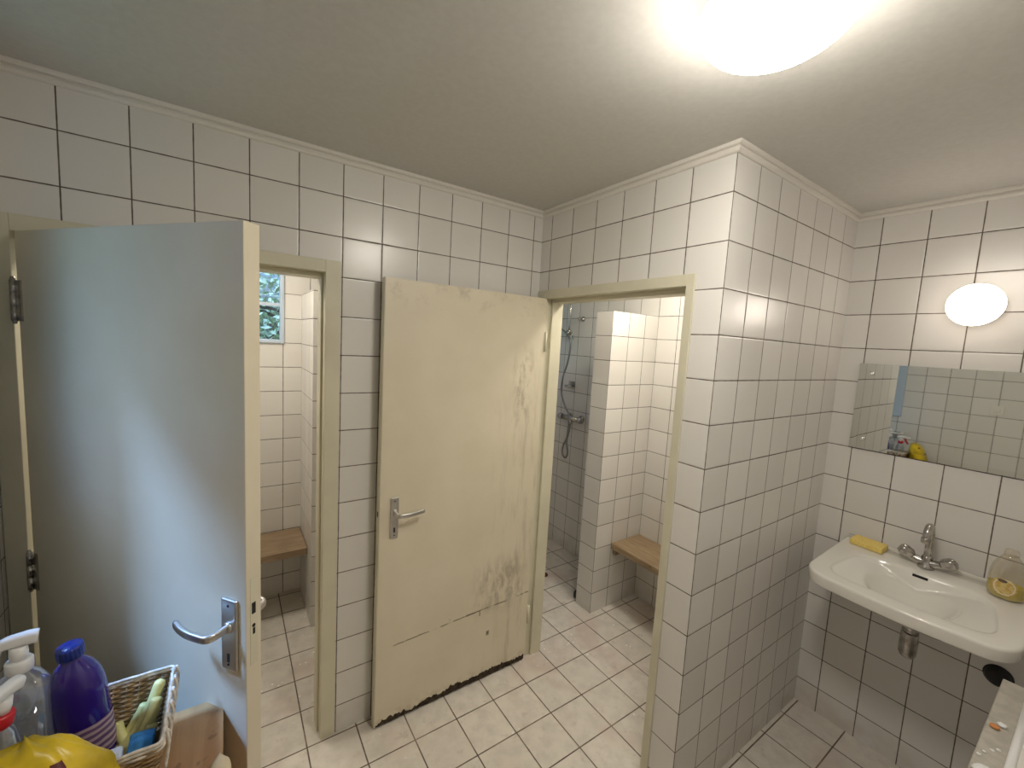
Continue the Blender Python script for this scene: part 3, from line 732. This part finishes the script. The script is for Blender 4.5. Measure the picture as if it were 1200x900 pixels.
# black rubber stopper and floor drain cover next to the stub wall
st = MB().lathe([(0.020, 0.0), (0.022, 0.005), (0.022, 0.030), (0.016, 0.044), (0.001, 0.048)], (0, 0, 0), 20).xf(Matrix.Translation((0.648, 0.206, 0.001)))
tag(st.build('door_stop', M['black']), 'black rubber stopper on the shower floor beside the end of the low wall', 'stopper')
rc = MB().box(0.604, 0.636, 0.505, 0.535, 0.0005, 0.022)
tag(rc.build('scouring_pad', plain('dark_red_pad', (0.12, 0.03, 0.02), 0.9, nz=80, amt=0.3, bump=0.4), bevel=0.004), 'small dark reddish pad on the shower floor seen past the door jamb', 'pad')

# ------------------------------------------------------------------ cabinet with wooden top against the left wall
CX0, CX1, CY0, CY1, CZ = XL + .003, -1.3575, -0.95, -0.5595, 0.80
cb = empty('wooden_cabinet', ((CX0 + CX1) / 2, (CY0 + CY1) / 2, 0), 'low brown wooden cabinet along the left wall carrying basket and bottles', 'cabinet')
MB().box(CX0, CX1, CY0, CY1, CZ - 0.022, CZ).build('cabinet_top', M['ply'], cb, bevel=0.002)
MB().box(CX0, CX1 - 0.012, CY0 + .01, CY1 - .01, 0.06, CZ - 0.0225).box(CX0, CX1 - 0.05, CY0 + .02, CY1 - .02, 0.001, 0.06).build('cabinet_body', M['ply'], cb)
for k in range(2):
    a = CY0 + .012 + k * 0.184
    dr = MB().box(CX1 - 0.0118, CX1 - 0.001, a, a + 0.180, 0.07, CZ - 0.028).build('cabinet_door', M['ply'], cb, bevel=0.002)
    MB().ball((CX1 + 0.010, a + (0.15 if k == 0 else 0.03), 0.62), 0.012, 10).build('knob', M['steel'], dr)

# wicker basket
BX0, BX1, BY0, BY1, BZ0, BZ1 = -1.862, -1.452, -0.800, -0.577, CZ + .002, 0.930
bk = empty('wicker_basket', ((BX0 + BX1) / 2, (BY0 + BY1) / 2, BZ0), 'brown wicker basket with whitewashed rim standing on the wooden cabinet', 'basket')
def bring(f, amp=0, ph=0, cnt=56, ins=0.0):
    """rounded-rectangle loop of the basket at height fraction f (0 foot, 1 rim), woven in and out"""
    fl = 0.022 * (1 - f)
    w = (BX1 - BX0) - 2 * fl - 2 * ins; d = (BY1 - BY0) - 2 * fl - 2 * ins; r = 0.010
    cx, cy = (BX0 + BX1) / 2, (BY0 + BY1) / 2
    base = rrect(w, d, r, 5); P = [Vector(p) for p in base]; out = []
    L = [0]
    for i in range(len(P)): L.append(L[-1] + (P[(i + 1) % len(P)] - P[i]).length)
    tot = L[-1]; nn = cnt * 6
    for k in range(nn):
        s = tot * k / nn
        i = max(j for j in range(len(P)) if L[j] <= s)
        q = P[i].lerp(P[(i + 1) % len(P)], (s - L[i]) / max(1e-9, L[i + 1] - L[i]))
        tdir = (P[(i + 1) % len(P)] - P[i]).normalized(); nrm = Vector((tdir.y, -tdir.x))
        q = q + nrm * amp * math.cos(math.pi * k / 6 + ph)
        out.append((cx + q.x, cy + q.y, BZ0 + (BZ1 - BZ0) * f))
    return out
m = MB(); ns = 25
for i in range(ns): m.sweep(bring((i + .8) / (ns + .4), 0.0026, math.pi * (i % 2)), circ(0.0030, 6, 1.0), closed=True)
m.build('woven_wall', M['wicker'], bk)
m = MB(); ra, rb = bring(0.0, 0, 0), bring(1.0, 0, 0)
for k in range(0, len(ra), 6): m.tube([ra[k], rb[k]], 0.0026, 6)
m.build('stake', M['wicker'], bk).name = 'stakes'
m = MB().sweep(bring(1.0), circ(0.0040, 8), closed=True)
m.sweep([(x, y, z + 0.006) for x, y, z in bring(1.0, 0.0006, 0)], circ(0.0032, 8), closed=True)
m.sweep([(x, y, z - 0.008) for x, y, z in bring(1.0, 0.0012, math.pi)], circ(0.0032, 8), closed=True)
m.build('rim', M['wickerwhite'], bk)
MB().box(BX0 + .026, BX1 - .026, BY0 + .026, BY1 - .026, BZ0, BZ0 + .008).build('basket_base', M['wicker'], bk)
# whitewashed slanting strands on the outside of the right end
m = MB()
for k in range(11):
    y = BY1 - 0.012 - (BY1 - BY0 - 0.030) * k / 10; dy = 0.016 if k % 2 else -0.016
    m.tube(spline([(BX1 + 0.004, y - dy * .5, BZ1 + 0.007), (BX1 + 0.0085, y, BZ1 - 0.012), (BX1 + 0.004, y + dy * 1.1, BZ1 - 0.050)], 4), 0.0030, 6)
m.build('rim_binding', M['wickerwhite'], bk)

# purple bottle, leaning
FB = BZ0 + 0.009
pb = empty('detergent_bottle', (-1.586, -0.626, FB + .006), 'large purple bottle with a dark blue cap leaning in the basket', 'bottle', rot=(math.radians(1), math.radians(-5), 0))
prof = [(0.040, 0.0), (0.046, 0.004), (0.048, 0.012), (0.0485, 0.07), (0.0495, 0.12), (0.0495, 0.160), (0.047, 0.185), (0.041, 0.207), (0.031, 0.224), (0.021, 0.234), (0.017, 0.240), (0.017, 0.246)]
MB().lathe(prof, (0, 0, 0), 44, 0.87, 0.70).build('bottle_body', M['purple'], pb, local=True)
m = MB(); rr = []
for r_, h_ in [(0.0195, 0.243), (0.0205, 0.246), (0.0205, 0.262), (0.0190, 0.267), (0.001, 0.268)]:
    rr.append([(r_ * (1 + 0.025 * math.cos(20 * a)) * math.cos(a), r_ * (1 + 0.025 * math.cos(20 * a)) * math.sin(a), h_) for a in [2 * math.pi * j / 80 for j in range(80)]])
m.loft(rr).build('bottle_cap', M['bluecap'], pb, local=True)
t = NT('purple_bottle_label'); v = t.obj(); p_ = t.sep(v)
w = t.n('ShaderNodeTexWave'); w.inputs['Scale'].default_value = 22; w.inputs['Distortion'].default_value = 2.5; w.inputs['Detail'].default_value = 3
w.bands_direction = 'Z'; t.put(w.inputs['Vector'], v)
c = t.mix(t.ramp(w.outputs[1], 0.45, 0.65), (0.16, 0.09, 0.20), (0.55, 0.40, 0.46))
t.set(c, 0.4)
MB().lathe([(0.0490, 0.022), (0.0492, 0.07), (0.0498, 0.098)], (0, 0, 0), 44, 0.882, 0.712, cap0=False, cap1=False).build('bottle_label', t.m, pb, local=True)

# spray bottles
def trigger(parent, z, mat_head, collar):
    """trigger sprayer head pointing to local -x"""
    MB().lathe([(0.0175, 0), (0.019, 0.002), (0.019, 0.020), (0.016, 0.024)], (0, 0, z), 26).build('collar', collar, parent, local=True)
    m = MB().lathe([(0.012, 0), (0.013, 0.012), (0.012, 0.028)], (0, 0, z + 0.022), 20)
    m.sweep(spline([(0.026, 0, z + 0.060), (0.010, 0, z + 0.062), (-0.012, 0, z + 0.061), (-0.034, 0, z + 0.056), (-0.052, 0, z + 0.052)], 4), rrect(0.020, 0.024, 0.007), scale=[1.0] * 5 + [0.95] * 4 + [0.85] * 4 + [0.72] * 4)
    m.lathe([(0.008, 0), (0.008, 0.010), (0.006, 0.012)], (-0.052, 0, z + 0.052), 14, axis='-x')
    m.build('spray_head', mat_head, parent, local=True)
    MB().sweep(spline([(-0.026, 0, z + 0.052), (-0.032, 0, z + 0.032), (-0.042, 0, z + 0.012), (-0.052, 0, z - 0.004)], 4), rrect(0.014, 0.006, 0.0025), up=(0, 1, 0)).build('trigger', collar if mat_head is not M['white'] or collar is M['red'] else mat_head, parent, local=True)
sb = empty('spray_bottle', (-1.674, -0.640, FB + .002), 'clear spray bottle with an all-white trigger head at the back of the basket', 'spray bottle', rot=(0, 0, math.radians(8)))
prof = [(0.034, 0.0), (0.042, 0.004), (0.044, 0.015), (0.044, 0.16), (0.043, 0.195), (0.038, 0.220), (0.027, 0.240), (0.017, 0.249), (0.015, 0.256)]
MB().lathe(prof, (0, 0, 0), 40, 1.0, 0.9).build('bottle_body', M['clearplast'], sb, local=True)
MB().lathe([(0.032, 0.003), (0.040, 0.007), (0.042, 0.016), (0.042, 0.185)], (0, 0, 0), 36, 0.99, 0.89).build('liquid', M['water'], sb, local=True)
trigger(sb, 0.251, M['white'], M['white'])
s2 = empty('spray_bottle', (-1.716, -0.722, FB + .003), 'clear spray bottle with white and red trigger head, nearest the left wall', 'spray bottle', rot=(0, math.radians(10), 0))
prof = [(0.028, 0.0), (0.035, 0.004), (0.036, 0.015), (0.036, 0.135), (0.034, 0.170), (0.024, 0.197), (0.016, 0.207), (0.014, 0.213)]
MB().lathe(prof, (0, 0, 0), 36, 0.95, 0.9).build('bottle_body', M['clearplast'], s2, local=True)
h2 = empty('trigger_sprayer', (0, 0, 0), rz=math.radians(66)); h2.parent = s2
trigger(h2, 0.210, M['white'], M['red'])
# glove, cloth, sponge in the basket
gl = empty('rubber_glove', (-1.48, -0.68, FB), 'pale yellow rubber glove hanging over the right inner side of the basket', 'glove')
m = MB()
def finger(pts, r0, r1):
    P = spline(pts, 6); k = len(P)
    sc_ = []
    for i in range(k):
        f = i / (k - 1); r_ = r0 + (r1 - r0) * f
        if f > 0.86: r_ *= math.sqrt(max(0.02, 1 - ((f - 0.86) / 0.145) ** 2))
        sc_.append(r_)
    m.sweep(P, circ(1.0, 14), scale=sc_)
finger([(-1.535, -0.640, 0.824), (-1.512, -0.634, 0.845), (-1.492, -0.622, 0.880), (-1.480, -0.612, 0.910), (-1.474, -0.606, 0.932)], 0.013, 0.0110)
finger([(-1.535, -0.652, 0.824), (-1.506, -0.654, 0.843), (-1.490, -0.650, 0.872), (-1.481, -0.642, 0.900), (-1.477, -0.636, 0.914)], 0.013, 0.0115)
finger([(-1.540, -0.630, 0.824), (-1.522, -0.616, 0.845), (-1.508, -0.607, 0.868), (-1.501, -0.603, 0.884)], 0.012, 0.0100)
finger([(-1.530, -0.655, 0.824), (-1.503, -0.664, 0.838), (-1.488, -0.662, 0.858), (-1.482, -0.658, 0.872)], 0.012, 0.0105)
finger([(-1.528, -0.640, 0.826), (-1.542, -0.622, 0.846), (-1.548, -0.610, 0.866)], 0.011, 0.0095)
m.ball((-1.520, -0.640, 0.826), 0.030, 14, 1.0, 1.0, 0.40)
m.build('glove_rubber', M['glove'], gl)
bc = MB()
nx, ny = 14, 14; vs = []
for i in range(nx + 1):
    for j in range(ny + 1):
        u, w_ = i / nx, j / ny
        x = -1.516 + 0.040 * u; y = -0.745 + 0.066 * w_
        z = 0.876 + 0.005 * noise.noise(Vector((u * 2.5, w_ * 2.5, 1))) + 0.006 * (1 - (2 * u - 1) ** 2)
        vs.append((x, y, z))
top_n = len(vs)
vs += [(x, y, z - 0.056) for x, y, z in vs]
q = lambda i, j: i * (ny + 1) + j
fs = [(q(i, j), q(i + 1, j), q(i + 1, j + 1), q(i, j + 1)) for i in range(nx) for j in range(ny)]
fs += [tuple(top_n + k for k in reversed(f)) for f in fs]
edge = [q(i, 0) for i in range(nx + 1)] + [q(nx, j) for j in range(1, ny + 1)] + [q(i, ny) for i in range(nx - 1, -1, -1)] + [q(0, j) for j in range(ny - 1, 0, -1)]
fs += [(edge[k], edge[(k + 1) % len(edge)], edge[(k + 1) % len(edge)] + top_n, edge[k] + top_n) for k in range(len(edge))]
bcx = MB().add(vs, fs, True).build('cleaning_cloth', M['bluecloth'])
tag(bcx, 'folded blue cloth lying in the basket before the rubber glove', 'cloth')
ws = MB().box(-0.014, 0.014, -0.022, 0.022, 0, 0.068).xf(Matrix.Translation((-1.537, -0.718, FB + .0005)) @ Matrix.Rotation(math.radians(4), 4, 'Z') @ Matrix.Rotation(math.radians(0), 4, 'X'))
tag(ws.build('eraser_sponge', plain('white_sponge', (0.70, 0.74, 0.82), 0.85, nz=120, amt=0.06), bevel=0.006, seg=3), 'white block sponge in the basket beside the blue cloth', 'sponge')

# yellow crumpled bag
yb = empty('yellow_bag', (-1.628, -0.866, CZ), 'crumpled yellow plastic bag on the cabinet in front of the basket', 'bag')
m = MB(); rr = []
for i in range(25):
    f = i / 24; r_ = 0.112 * (1 - f ** 3.2) ** 0.55 if f < 1 else 0.0005
    r_ = max(r_, 0.0006); ringv = []
    for j in range(72):
        a = 2 * math.pi * j / 72
        p = Vector((math.cos(a), math.sin(a), f * 2.2))
        k = 1 + 0.13 * noise.noise(p * 1.6) + 0.10 * noise.noise(p * 3.7 + Vector((5, 0, 0))) * (0.4 + f) + 0.05 * abs(noise.noise(p * 8))
        ringv.append((-1.628 + r_ * k * math.cos(a) * 1.10 + 0.01 * f, -0.866 + r_ * k * math.sin(a) * (0.46 + 0.1 * f) + 0.040 * f * f, CZ + .002 + 0.252 * f * (1 + 0.06 * noise.noise(p * 1.3))))
    rr.append(ringv)
m.loft(rr).build('bag_film', M['yellowbag'], yb)
for fi, j0, j1 in ((20, 60, 64), (15, 50, 56)):
    m = MB(); c0 = Vector((-1.628, -0.866, CZ + .14)); rows = []
    for q_ in (fi, fi + 1): rows.append([tuple(Vector(rr[q_][j % 72]) + (Vector(rr[q_][j % 72]) - c0).normalized() * .0012) for j in range(j0, j1)])
    n_ = j1 - j0
    m.add(rows[0] + rows[1], [(k, k + 1, n_ + k + 1, n_ + k) for k in range(n_ - 1)], True).build('printed_mark', M['darkred'], yb)
# pale brush on the cabinet edge
br = empty('scrub_brush', (-1.352, -0.80, CZ), 'pale wooden brush lying on the front edge of the cabinet top', 'brush')
m = MB(); rr = []
for i in range(13):
    f = i / 12; w = 0.020 * math.sqrt(max(0.02, 1 - (2 * f - 1) ** 6)); yy = -0.768 - 0.16 * f
    rr.append([(-1.362 + u * w, yy, CZ + 0.021 + w_ * 0.0095 + .004) for u, w_ in circ(1, 16)])
m.loft(rr).build('brush_back', M['palewood'], br)
m = MB()
rnd = random.Random(5)
for i in range(7):
    for j in range(3): m.lathe([(0.0035, 0.0), (0.0026, 0.017)], (-1.373 + 0.011 * j, -0.79 - 0.02 * i, CZ + .0005), 8)
m.build('bristles', M['palewood'], br)

# wall soap dish and switch on the left wall (seen in the mirror)
wd = empty('soap_dish', (XL, -0.64, 1.075), 'white oval soap dish on the left wall, seen in the mirror', 'soap dish')
MB().lathe([(0.030, 0.0), (0.046, 0.008), (0.052, 0.024), (0.048, 0.024), (0.040, 0.012), (0.001, 0.010)], (XL + 0.05, -0.645, 1.075), 30, 0.8, 1.15).build('dish', M['white'], wd)
MB().box(XL + .001, XL + 0.02, -0.68, -0.61, 1.070, 1.100).build('wall_bracket', M['oldchrome'], wd, bevel=0.003)
sw = empty('light_switch', (XL, -1.25, 1.40), 'small pale switch plate on the tiled left wall, seen in the mirror', 'switch')
MB().box(XL + .0005, XL + 0.010, -1.285, -1.205, 1.36, 1.44).build('switch_plate', M['whitebox'], sw, bevel=0.003)
MB().box(XL + .0095, XL + 0.016, -1.262, -1.228, 1.385, 1.415).build('rocker', M['whitebox'], sw, bevel=0.002)

# ------------------------------------------------------------------ washing machine by the front wall, its top seen at bottom right
WX0, WX1, WY0, WY1, WZ = -0.075, 0.525, YF + .006, -1.655, 0.85
wm = empty('washing_machine', ((WX0 + WX1) / 2, (WY0 + WY1) / 2, 0), 'white appliance with a moulded top edge at bottom right corner', 'appliance')
MB().box(WX0, WX1, WY0, WY1, 0.03, WZ - 0.012).build('machine_body', M['whitebox'], wm, bevel=0.012, seg=3)
MB().box(WX0 + .004, WX1 - .004, WY1 - 0.050, WY1 - 0.002, WZ - 0.0119, WZ - 0.004).build('front_ledge', M['greyplast'], wm, bevel=0.003)
MB().sweep([(WX0, WY1 - 0.056, WZ - 0.001), (WX1 + .002, WY1 - 0.056, WZ - 0.001)], rrect(0.016, 0.024, 0.0075), smooth=True).build('moulded_edge', M['white'], wm)
MB().box(WX0, WX1, WY0, WY1 - 0.060, WZ - 0.0119, WZ + 0.004).build('lid', M['whitebox'], wm, bevel=0.006, seg=3)
for sx_ in (WX0 + .05, WX1 - .05):
    for sy_ in (WY0 + .05, WY1 - .05):
        MB().lathe([(0.02, 0.0), (0.02, 0.031)], (sx_, sy_, 0), 14).build('foot', M['black'], wm)
md = MB().lathe([(0.055, 0), (0.150, 0.004), (0.158, 0.014), (0.140, 0.022), (0.110, 0.026), (0.001, 0.030)], ((WX0 + WX1) / 2, WY1 + .0005, 0.45), 40, axis='y').build('porthole', M['greyplast'], wm)
# bits lying on the ledge
def crumb(name, c, r, mat, label, cat, group=None, fl=0.55):
    m = MB(); n_ = 9; rr = []
    for i in range(n_ + 1):
        a = math.pi * i / n_; row = []
        for j in range(16):
            b = 2 * math.pi * j / 16; p = Vector((math.sin(a) * math.cos(b), math.sin(a) * math.sin(b), -math.cos(a)))
            k = r * (1 + 0.28 * noise.noise(p * 1.7 + Vector(c) * 40))
            row.append((c[0] + p.x * k, c[1] + p.y * k, c[2] + (p.z + 1) * k * fl * .9))
        rr.append(row)
    return tag(m.loft(rr).build(name, mat), label, cat, group)
LZ = WZ - 0.004
crumb('soap_lump', (0.035, WY1 - 0.024, LZ), 0.017, M['white'], 'large white lump on the ledge of the appliance, nearest the camera', 'lump')
crumb('soap_lump', (0.262, WY1 - 0.027, LZ), 0.009, M['white'], 'small white lump touching the orange chip on the appliance ledge', 'lump')
crumb('plastic_chip', (0.240, WY1 - 0.018, LZ), 0.009, M['orange'], 'small orange chip on the ledge of the white appliance', 'chip')
for i, (x, y) in enumerate(((0.118, -0.016), (0.140, -0.026), (0.155, -0.034), (0.098, -0.010))):
    crumb('soap_drop', (x, WY1 + y, LZ), 0.0042, M['white'], 'tiny white drop on the ledge of the white appliance', 'drop', 'white drops on the appliance ledge', 0.35)
# black rubber cap on the wall, half hidden by the appliance
m = MB().lathe([(0.040, 0), (0.040, 0.004), (0.036, 0.006), (0.035, 0.016), (0.030, 0.026), (0.020, 0.033), (0.008, 0.036), (0.0005, 0.0362)], (XD + .002, -1.617, 0.590), 36, axis='-x')
tag(m.build('pipe_stopper', M['black']), 'black domed rubber stopper on the tiled wall below right end of the washbasin', 'stopper')

# ------------------------------------------------------------------ outdoors seen through the windows
def tree(loc, h, cr, n, label, seed):
    rd = random.Random(seed); x, y, z = loc
    r = empty('garden_tree', loc, label, 'tree')
    m = MB().tube(spline([(x, y, 0), (x + .08, y, h * .35), (x - .05, y + .05, h * .62), (x, y, h * .95)], 5), 0.09, 10, scale=None)
    tips = []
    for k in range(16):
        a = rd.uniform(0, 6.28); hh = h * rd.uniform(.3, .8); L = cr * rd.uniform(.6, 1.0)
        e = (x + L * math.cos(a), y + L * math.sin(a), hh + L * rd.uniform(.1, .6))
        m.tube(spline([(x, y, hh), (x + .5 * L * math.cos(a), y + .5 * L * math.sin(a), hh + .2 * L), e], 4), 0.022, 6); tips.append(e)
    m.build('trunk', M['bark'], r)
    f = MB()
    for k in range(n):
        e = rd.choice(tips); c = Vector(e) + Vector((rd.gauss(0, .28), rd.gauss(0, .28), rd.gauss(0, .28)))
        s = rd.uniform(.026, .050); u = Vector((rd.gauss(0, 1), rd.gauss(0, 1), rd.gauss(0, 1))).normalized(); w = u.orthogonal().normalized()
        f.add([c - u * s, c + w * s * .5, c + u * s, c - w * s * .5], [(0, 1, 2, 3)])
    o = f.build('foliage', M['leaf'], r); o['kind'] = 'stuff'
tree((-0.48, 4.0, 0), 3.3, 1.25, 17000, 'leafy green tree outside the window of the left room, right-hand one', 1)
tree((-5.4, 5.2, 0), 3.4, 1.2, 12000, 'leafy green tree outside the window of the left room, farther left', 4)
MB().box(-14, 14, Y2 + .02, 30, -0.3, -0.12).box(-14, XL - .22, -14, Y2 + .02, -0.3, -0.12).build('ground', M['grass'], kind=S)

# ------------------------------------------------------------------ daylight
w = bpy.data.worlds.new('World'); sc.world = w; w.use_nodes = True
nt = w.node_tree; bg = nt.nodes['Background']
sky = nt.nodes.new('ShaderNodeTexSky'); sky.sky_type = 'NISHITA'; sky.sun_disc = False; sky.sun_elevation = math.radians(52); sky.sun_rotation = math.radians(265); sky.air_density = 1.2; sky.dust_density = 4.0
mixn = nt.nodes.new('ShaderNodeMix'); mixn.data_type = 'RGBA'; mixn.blend_type = 'MULTIPLY'; mixn.inputs[0].default_value = 1.0
mixn.inputs[7].default_value = (0.44, 0.64, 1.0, 1)
nt.links.new(sky.outputs[0], mixn.inputs[6]); nt.links.new(mixn.outputs[2], bg.inputs[0]); bg.inputs[1].default_value = 0.27
sl_ = bpy.data.lights.new('sky_patch_beam', 'SUN'); sl_.angle = math.radians(9); sl_.color = (0.33, 0.56, 1.0); sl_.energy = 8.2  # soft blue beam added to stand in for a bright patch of sky
so = bpy.data.objects.new('sky_patch_beam', sl_); COL.objects.link(so); so.location = (-6, 1.2, 9); so.rotation_euler = Vector((1.0, -0.2, -1.6)).to_track_quat('-Z', 'Y').to_euler()
def portal(loc, rot, sx_, sy_):
    l = bpy.data.lights.new('daylight_portal', 'AREA'); l.shape = 'RECTANGLE'; l.size = sx_; l.size_y = sy_; l.cycles.is_portal = True
    o = bpy.data.objects.new('daylight_portal', l); COL.objects.link(o); o.location = loc; o.rotation_euler = rot
portal((XL - .10, (W0 + W1) / 2, (WZ0 + WZ1) / 2), (0, -math.pi / 2, 0), WZ1 - WZ0, W1 - W0)
portal(((V0 + V1) / 2, YB + .10, (VZ0 + VZ1) / 2), (-math.pi / 2, 0, 0), V1 - V0, VZ1 - VZ0)
portal(((U0 + U1) / 2, YB + .10, (1.45 + VZ1) / 2), (-math.pi / 2, 0, 0), U1 - U0, VZ1 - 1.45)

# ------------------------------------------------------------------ camera
cam = bpy.data.cameras.new('camera'); co = bpy.data.objects.new('camera', cam); COL.objects.link(co)
Rv = Vector((0.82702028, -0.55934521, 0.05630631)); Uv = Vector((0.00910417, 0.11347129, 0.99349956)); Fv = Vector((0.56209837, 0.82113166, -0.09893544))
co.matrix_world = Matrix(((Rv.x, Uv.x, -Fv.x, -1.33857), (Rv.y, Uv.y, -Fv.y, -1.75457), (Rv.z, Uv.z, -Fv.z, 1.73781), (0, 0, 0, 1)))
cam.sensor_width = 36.0; cam.lens = 487.3986 / 1200 * 36.0; cam.clip_start = 0.02; cam.clip_end = 200
sc.camera = co
vs_ = sc.view_settings; vs_.view_transform = 'Standard'; vs_.look = 'None'; vs_.gamma = 1; vs_.exposure = 0.0; vs_.use_curve_mapping = False
sc.cycles.use_denoising = True; sc.cycles.max_bounces = 12; sc.cycles.transparent_max_bounces = 16; sc.cycles.sample_clamp_indirect = 6
